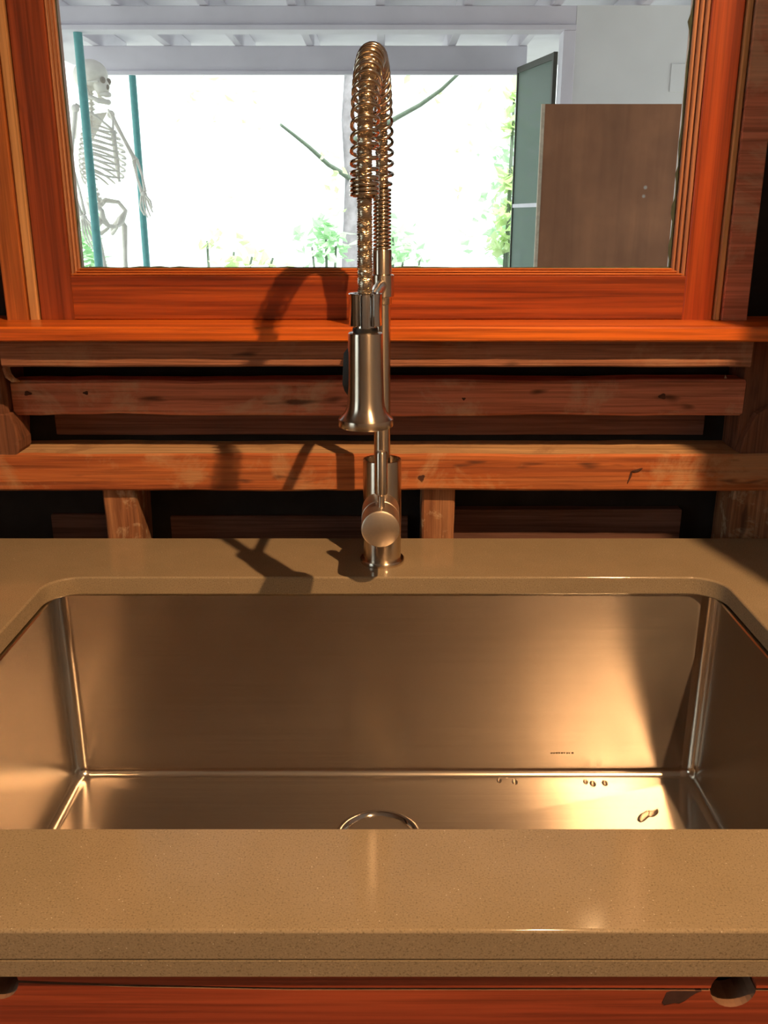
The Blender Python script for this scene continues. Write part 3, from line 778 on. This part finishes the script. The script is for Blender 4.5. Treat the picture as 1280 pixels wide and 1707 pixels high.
# faint conduit box on that wall
bx = P(1135, 130, D1)
MB().box(bx.x - .05, bx.x + .05, D1 - .006, D1 - .0005, bx.z - .06, bx.z + .06).build('wall_box', 'porch_wall', pw, 0, .004)
# house side eave wall face seen only by bounce
# leaning brown plywood sheet
pt = P(905, 176, 3.5); pbx = P(887, 443, 3.42)
ply = thing('plywood_sheet', 'large brown plywood sheet standing on the porch at right', 'plywood sheet', (pt.x, 3.45, DK))
MB().box(pt.x, pt.x + 1.22, 3.45, 3.462, DK, pt.z).build('panel', 'plywood', ply, 0)
MB().box(pt.x - .012, pt.x - .0005, 3.448, 3.464, DK, pt.z).build('edge_strip', 'edge_ply', ply, 0)
# green screen side panel between the two beams
sx = .755
sc_t = P(900, 100, 5.1).z
scr = thing('screen_panel', 'dark green see-through screen panel on the right side of the porch', 'screen', (sx, 5.1, DK))
M['fg'] = plain('screen_frame_green', (.035, .05, .042), .6)
sA, sB = Vector((.800, D1 + .10, 0)), Vector((.752, D2 - .03, 0))           # near and far foot of the panel
tA, tB = P(937, 86, D1 + .10).z, P(860, 113, D2 - .03).z
dv = (sB - sA).normalized(); nv = Vector((dv.y, -dv.x, 0)) * .006
def slab(a0, a1, z0a, z1a, z0b, z1b, th):
    p, q = sA + dv * a0, sA + dv * a1; o = nv * th; vs = []
    for o_ in (-o, o):
        vs += [p + o_ + Vector((0, 0, z0a)), q + o_ + Vector((0, 0, z0b)), q + o_ + Vector((0, 0, z1b)), p + o_ + Vector((0, 0, z1a))]
    return MB().add(vs, [(0, 1, 2, 3), (7, 6, 5, 4), (0, 4, 5, 1), (1, 5, 6, 2), (2, 6, 7, 3), (3, 7, 4, 0)])
Ls = (sB - sA).length
slab(.03, Ls - .02, DK + .04, tA - .03, DK + .04, tB - .03, .4).build('mesh_sheet', 'screen', scr, 0)
slab(.0, .03, DK, tA, DK, tA, 1.6).build('frame_rail', 'fg', scr, 0)
slab(Ls - .02, Ls, DK, tB, DK, tB, 1.6).build('frame_rail', 'fg', scr, 0)
slab(.03, Ls - .02, tA - .03, tA, tB - .03, tB, 1.6).build('frame_rail', 'fg', scr, 0)
slab(.03, Ls - .02, DK, DK + .04, DK, DK + .04, 1.6).build('frame_rail', 'fg', scr, 0)
zz = P(860, 343, D2 - .2).z
slab(.03, Ls - .02, zz - .01, zz + .01, zz - .01, zz + .01, 1.3).build('frame_rail', M['porch_white'], scr, 0, label='pale cross rail')

# ------------------------------------------------------------------ skeleton
SKD = 5.18
base = P(178, 356, SKD); rootz = DK
sk_r = thing('skeleton', 'life-size plastic human skeleton standing on the porch by the teal poles', 'skeleton', (base.x, SKD, rootz))
fdir = Vector((.96, -.28, 0)).normalized(); ldir = Vector((-fdir.y, fdir.x, 0))     # facing, and its left side
topz = P(168, 98, SKD).z
def S(f, l, z):
    """point: forward, left, height below the skull top"""
    return Vector((base.x, SKD, 0)) + fdir * f + ldir * l + Vector((0, 0, topz - z))
def bone(pts, rad, name=None, n=8):
    return MB().tube(pts, rad, n)
rot = Matrix((fdir, ldir, Vector((0, 0, 1)))).transposed().to_4x4()
hc = S(-.025, 0, .082)
T = Matrix.Translation(hc) @ rot
cr = MB().ball((0, 0, .004), (.094, .070, .078), 20, 14, lambda d: 1 - .10 * max(0, -d.z) * (1 if d.x > 0 else .4))
cr.ball((.060, 0, -.045), (.036, .052, .048), 14, 10)                  # face
cr.tube([(.075, .055, -.03), (.02, .068, -.035)], .006, 6).tube([(.075, -.055, -.03), (.02, -.068, -.035)], .006, 6)   # cheek arches
cr.tube([(.062, .022, -.085), (.092, .015, -.086), (.096, 0, -.086), (.092, -.015, -.086), (.062, -.022, -.085)], .012, 8)   # upper teeth ridge
cr.build('skull', 'bone', sk_r, 60, xf=T)
ey = MB().ball((.086, .026, -.022), (.012, .018, .016), 12, 8).ball((.086, -.026, -.022), (.012, .018, .016), 12, 8).ball((.094, 0, -.052), (.008, .010, .013), 10, 6)
ey.build('eye_socket', 'socket', sk_r, 60, xf=T)
jw = MB().tube([(.0, .052, -.045), (.012, .052, -.095), (.055, .036, -.118), (.086, .012, -.122), (.09, 0, -.122), (.086, -.012, -.122), (.055, -.036, -.118), (.012, -.052, -.095), (.0, -.052, -.045)], [.008, .011, .013, .013, .013, .013, .013, .011, .008], 8)
jw.build('jaw', 'bone', sk_r, 60, xf=T)
def spine_pt(t):     # t 0 at skull base, 1 at pelvis
    z = .135 + t * .565
    f = -.035 + .02 * math.sin(t * 2 * PI) - .035 * math.sin(t * PI)
    return S(f, 0, z)
sp = MB()
for i in range(24):
    t = i / 23; p = spine_pt(t); r_ = .0125 + .009 * t; h = .565 / 24 * .74
    sp.lathe([(0, -h / 2), (r_, -h / 2), (r_ * .8, 0), (r_, h / 2), (0, h / 2)], p, n=10)
    q = p - fdir * (r_ + .008); sp.tube([p - fdir * r_ * .6, q + Vector((0, 0, -.008)), q - fdir * .012 + Vector((0, 0, -.014))], [.006, .005, .003], 6)
    sp.tube([p + ldir * (r_ + .014), p - ldir * (r_ + .014)], .0042, 6)
sp.tube([spine_pt(i / 12) for i in range(13)], .007, 8)
sp.build('spine', 'bone', sk_r, 50)
def rib_curve(i, s):
    t = .30 + i * .043; o = spine_pt(t); k = math.sin(PI * (i + 2.2) / 14.5)
    W, Dp = .060 + .075 * k, .075 + .105 * k; drop = .045 + .012 * i * .6
    pts = []; span = 1.0 if i < 8 else .72 - .12 * (i - 8)
    for j in range(15):
        a = PI * j / 14 * span
        x = -.5 * Dp * math.cos(a) + .5 * Dp - .02 * math.sin(a); y = W * math.sin(a) ** .85
        pts.append(o + fdir * x + ldir * (s * (y + .012)) - Vector((0, 0, drop * math.sin(a * .5) ** 2)))
    return pts
for i in range(11):
    for s in (-1, 1): MB().tube(rib_curve(i, s), [.0055] * 14 + [.004], 6).build('rib', 'bone', sk_r, 60)
s0 = rib_curve(0, 1)[-1]; s7 = rib_curve(7, 1)[-1]
q0 = (rib_curve(0, 1)[-1] + rib_curve(0, -1)[-1]) / 2; q7 = (rib_curve(7, 1)[-1] + rib_curve(7, -1)[-1]) / 2
MB().tube([q0 + Vector((0, 0, .01)), q0.lerp(q7, .25), q0.lerp(q7, .7), q7 - Vector((0, 0, .02))], [.016, .013, .014, .006], 8).build('sternum', 'bone', sk_r, 60)
sh_z = .235
for s in (-1, 1):
    shp = S(-.03, s * .150, sh_z)
    MB().tube([q0 + Vector((0, 0, .012)), q0.lerp(shp, .5) + fdir * .015 + Vector((0, 0, .012)), shp + Vector((0, 0, .01))], .0065, 8).build('collarbone', 'bone', sk_r, 60)
    a_, b_, c_ = S(-.085, s * .05, sh_z + .02), S(-.035, s * .15, sh_z), S(-.095, s * .075, sh_z + .15)
    MB().add([a_, b_, c_, a_ - fdir * .01, b_ - fdir * .01, c_ - fdir * .01], [(0, 1, 2), (5, 4, 3), (0, 3, 4, 1), (1, 4, 5, 2), (2, 5, 3, 0)]).build('shoulder_blade', 'bone', sk_r, 0, .003)
# arms: its left arm swings forward to the right of the picture, the other hangs behind the nearer pole
def arm(sh, el, wr, tip, s):
    MB().ball(sh, .021, 12, 8).tube([sh, sh.lerp(el, .12), sh.lerp(el, .5), sh.lerp(el, .9), el], [.016, .0115, .009, .011, .017], 8).build('upper_arm', 'bone', sk_r, 60)
    o = (el - wr).cross(Vector((0, 1, 0))).normalized() * .009
    fm = MB().tube([el + o, el.lerp(wr, .5) + o * 1.6, wr + o], [.011, .006, .010], 8).tube([el - o, el.lerp(wr, .5) - o * 1.6, wr - o], [.009, .006, .009], 8)
    fm.build('forearm', 'bone', sk_r, 60)
    h = MB(); d = (tip - wr); ax = d.normalized(); sd_ = ax.cross(Vector((0, 1, 0))).normalized()
    h.ball(wr + ax * .012, (.018, .014, .014), 10, 6)
    for k_, (off, ln) in enumerate(((-.022, .88), (-.008, 1.0), (.006, .96), (.019, .80))):
        b0 = wr + ax * .02 + sd_ * off * .6; L = d.length * ln
        h.tube([b0, b0 + ax * L * .45 + sd_ * off * .5, b0 + ax * L * .72 + sd_ * off * .6 + fdir * .006, b0 + ax * L + sd_ * off * .5 + fdir * .018], [.006, .0055, .0048, .0035], 6)
    h.tube([wr + ax * .018 + fdir * .01, wr + ax * .05 + fdir * .035, wr + ax * .085 + fdir * .04], [.006, .0055, .004], 6)
    h.build('hand', 'bone', sk_r, 60)
shL = S(-.02, .155, sh_z + .012); arm(shL, P(226, 268, SKD + .06), P(239, 320, SKD - .02), P(243, 356, SKD - .06), 1)
shR = S(-.03, -.155, sh_z + .012); arm(shR, S(-.06, -.20, sh_z + .29), S(.0, -.22, sh_z + .52), S(.03, -.22, sh_z + .67), -1)
pz = .735
pv = MB()
for s in (-1, 1):
    pts = [S(-.07, s * .03, pz - .02), S(-.055, s * .085, pz - .055), S(.0, s * .125, pz - .045), S(.045, s * .115, pz), S(.03, s * .095, pz + .04), S(.035, s * .05, pz + .075), S(.045, s * .008, pz + .08)]
    pv.tube(pts, [.018, .014, .011, .012, .020, .012, .010], 8)
    pv.tube([S(.02, s * .095, pz + .045), S(-.025, s * .075, pz + .09), S(-.01, s * .055, pz + .115), S(.03, s * .04, pz + .085)], [.016, .012, .012, .008], 8)
pv.tube([S(-.075, 0, pz - .04), S(-.085, 0, pz + .01), S(-.06, 0, pz + .06)], [.034, .026, .008], 8)
pv.build('pelvis', 'bone', sk_r, 60)
for s in (-1, 1):
    hip = S(.015, s * .105, pz + .05); kn_ = Vector(S(.03, s * .085, 0)); legL = topz - pz - rootz
    kz = rootz + legL * .47; az = rootz + .06
    kn_ = Vector((kn_.x, kn_.y, kz)); an_ = S(.0, s * .085, 0); an_ = Vector((an_.x, an_.y, az))
    MB().ball(hip, .024, 10, 8).tube([hip, hip + ldir * s * .035 - Vector((0, 0, .03)), hip.lerp(kn_, .5) + ldir * s * .012, hip.lerp(kn_, .92), kn_], [.014, .017, .0125, .018, .026], 8).build('thigh_bone', 'bone', sk_r, 60)
    MB().ball(kn_ + fdir * .03, (.016, .016, .02), 8, 6).tube([kn_ - Vector((0, 0, .01)), kn_.lerp(an_, .12), kn_.lerp(an_, .5), an_], [.025, .015, .011, .018], 8).tube([kn_ + ldir * s * .024 - Vector((0, 0, .03)), an_ + ldir * s * .02], .006, 6).build('shin_bone', 'bone', sk_r, 60)
    ft = MB()
    ft.tube([an_, an_ - fdir * .04 - Vector((0, 0, .035))], [.018, .022], 8)
    for k_ in range(5):
        o = ldir * s * (-.028 + .014 * k_)
        ft.tube([an_ + o * .4 - Vector((0, 0, .02)), an_ + fdir * .07 + o - Vector((0, 0, .042)), an_ + fdir * (.165 - .012 * k_) + o * 1.2 - Vector((0, 0, .053))], [.010, .007, .0055], 6)
    ft.build('foot', 'bone', sk_r, 60)

# ------------------------------------------------------------------ trees and shrubs beyond the porch
def leaves(mb, c, spread, n, size, flat=1.0):
    for _ in range(n):
        p = Vector(c) + Vector((random.gauss(0, spread.x), random.gauss(0, spread.y), random.gauss(0, spread.z)))
        d = Vector((random.uniform(-1, 1), random.uniform(-1, 1), random.uniform(-.8, .6))).normalized()
        sd_ = d.cross(Vector((random.uniform(-1, 1), random.uniform(-1, 1), 1))).normalized(); nn = d.cross(sd_)
        L = size * random.uniform(.7, 1.3); W = L * .28
        mb.add([p, p + d * L * .5 + sd_ * W + nn * W * .3, p + d * L, p + d * L * .5 - sd_ * W + nn * W * .3, p + d * L * .5], [(0, 1, 4), (1, 2, 4), (2, 3, 4), (3, 0, 4)])
random.seed(11)
def gz(y): return -.4 if y < 7 else -.4 - (y - 7) * 12.6 / 63
TD = 13.0
tb = P(583, 443, TD); tt = P(588, 60, TD)
tr = thing('tree', 'tree with a pale grey trunk standing beyond the porch behind the faucet', 'tree', (tb.x, TD, gz(TD)))
base_ = Vector((tb.x - .1, TD, gz(TD)))
MB().tube([base_, tb, P(587, 300, TD), P(580, 200, TD), tt, tt + Vector((.1, 0, 1.2))], [.17, .11, .095, .085, .075, .05], 12).build('trunk', 'bark', tr, 60)
def branch(pxs, d0, d1, r0, r1):
    n_ = len(pxs); pts = [P(px, py, d0 + (d1 - d0) * i / (n_ - 1)) for i, (px, py) in enumerate(pxs)]
    return MB().tube(pts, [r0 + (r1 - r0) * i / (n_ - 1) for i in range(n_)], 8)
branch([(586, 300), (565, 285), (548, 275), (515, 245), (490, 225), (468, 208)], TD, TD - 1.5, .035, .016).build('branch', 'branch', tr, 60)
branch([(588, 235), (630, 215), (660, 197), (700, 175), (735, 150), (765, 122)], TD, TD - 1.5, .04, .018).build('branch', 'branch', tr, 60)
lf = MB()
for (px, py, sx_, n_, sz) in ((548, 262, .08, 4, .12), (556, 295, .10, 7, .13), (755, 250, .12, 5, .13), (765, 230, .12, 4, .12), (775, 305, .10, 5, .13), (435, 160, .14, 6, .12), (355, 150, .12, 12, .14), (325, 172, .10, 8, .13), (740, 140, .15, 6, .12), (565, 330, .15, 8, .12), (690, 150, .16, 4, .12), (770, 160, .2, 5, .12)):
    leaves(lf, P(px, py, TD - .8), Vector((sx_, .3, sx_)), n_, sz)
lo = lf.build('foliage', 'leaf2', tr, 0); lo['kind'] = 'stuff'
def shrub(spots, d, label, mat, size=.15, stem=True):
    c = P(*spots[0][:2], d)
    s_ = thing('shrub', label, 'shrub', (c.x, d, gz(d)))
    m_ = MB(); st_ = MB()
    for (px, py, sp_, n_) in spots:
        q = P(px, py, d); leaves(m_, q, Vector((sp_, sp_ * .8, sp_)), n_, size)
        st_.tube([(c.x, d, gz(d)), ((c.x + q.x) / 2, d + .05, (gz(d) + q.z) / 2 + .1), q], [.03, .022, .01], 6)
    f_ = m_.build('foliage', mat, s_, 0); f_['kind'] = 'stuff'
    st_.build('stem', 'branch', s_, 60)
shrub([(112, 415, .14, 120), (128, 385, .10, 60), (150, 440, .12, 50)], 9.5, 'green shrub at the lower left beyond the nearer teal pole', 'leaf')
shrub([(543, 385, .10, 40), (520, 412, .11, 26), (560, 410, .12, 34)], 10.3, 'leafy shrub beyond the porch just left of the faucet hose', 'leaf')
shrub([(655, 395, .10, 40), (672, 425, .12, 30), (700, 432, .10, 10)], 10.4, 'leafy shrub beyond the porch just right of the faucet hose', 'leaf')
shrub([(345, 402, .09, 14), (420, 428, .12, 16), (390, 420, .10, 10), (455, 430, .08, 8)], 9.2, 'sparse pale shrub low beyond the porch between the poles and faucet', 'leaf2')
shrub([(850, 300, .04, 40), (842, 400, .06, 60), (854, 210, .035, 26), (857, 160, .03, 16), (848, 350, .05, 40)], 8.3, 'narrow green shrub beside the far edge of the screen panel', 'leaf2', .12)
shrub([(875, 330, .2, 200), (880, 250, .2, 160), (870, 410, .2, 200)], 9.9, 'green shrub seen dimly through the screen panel', 'leaf')
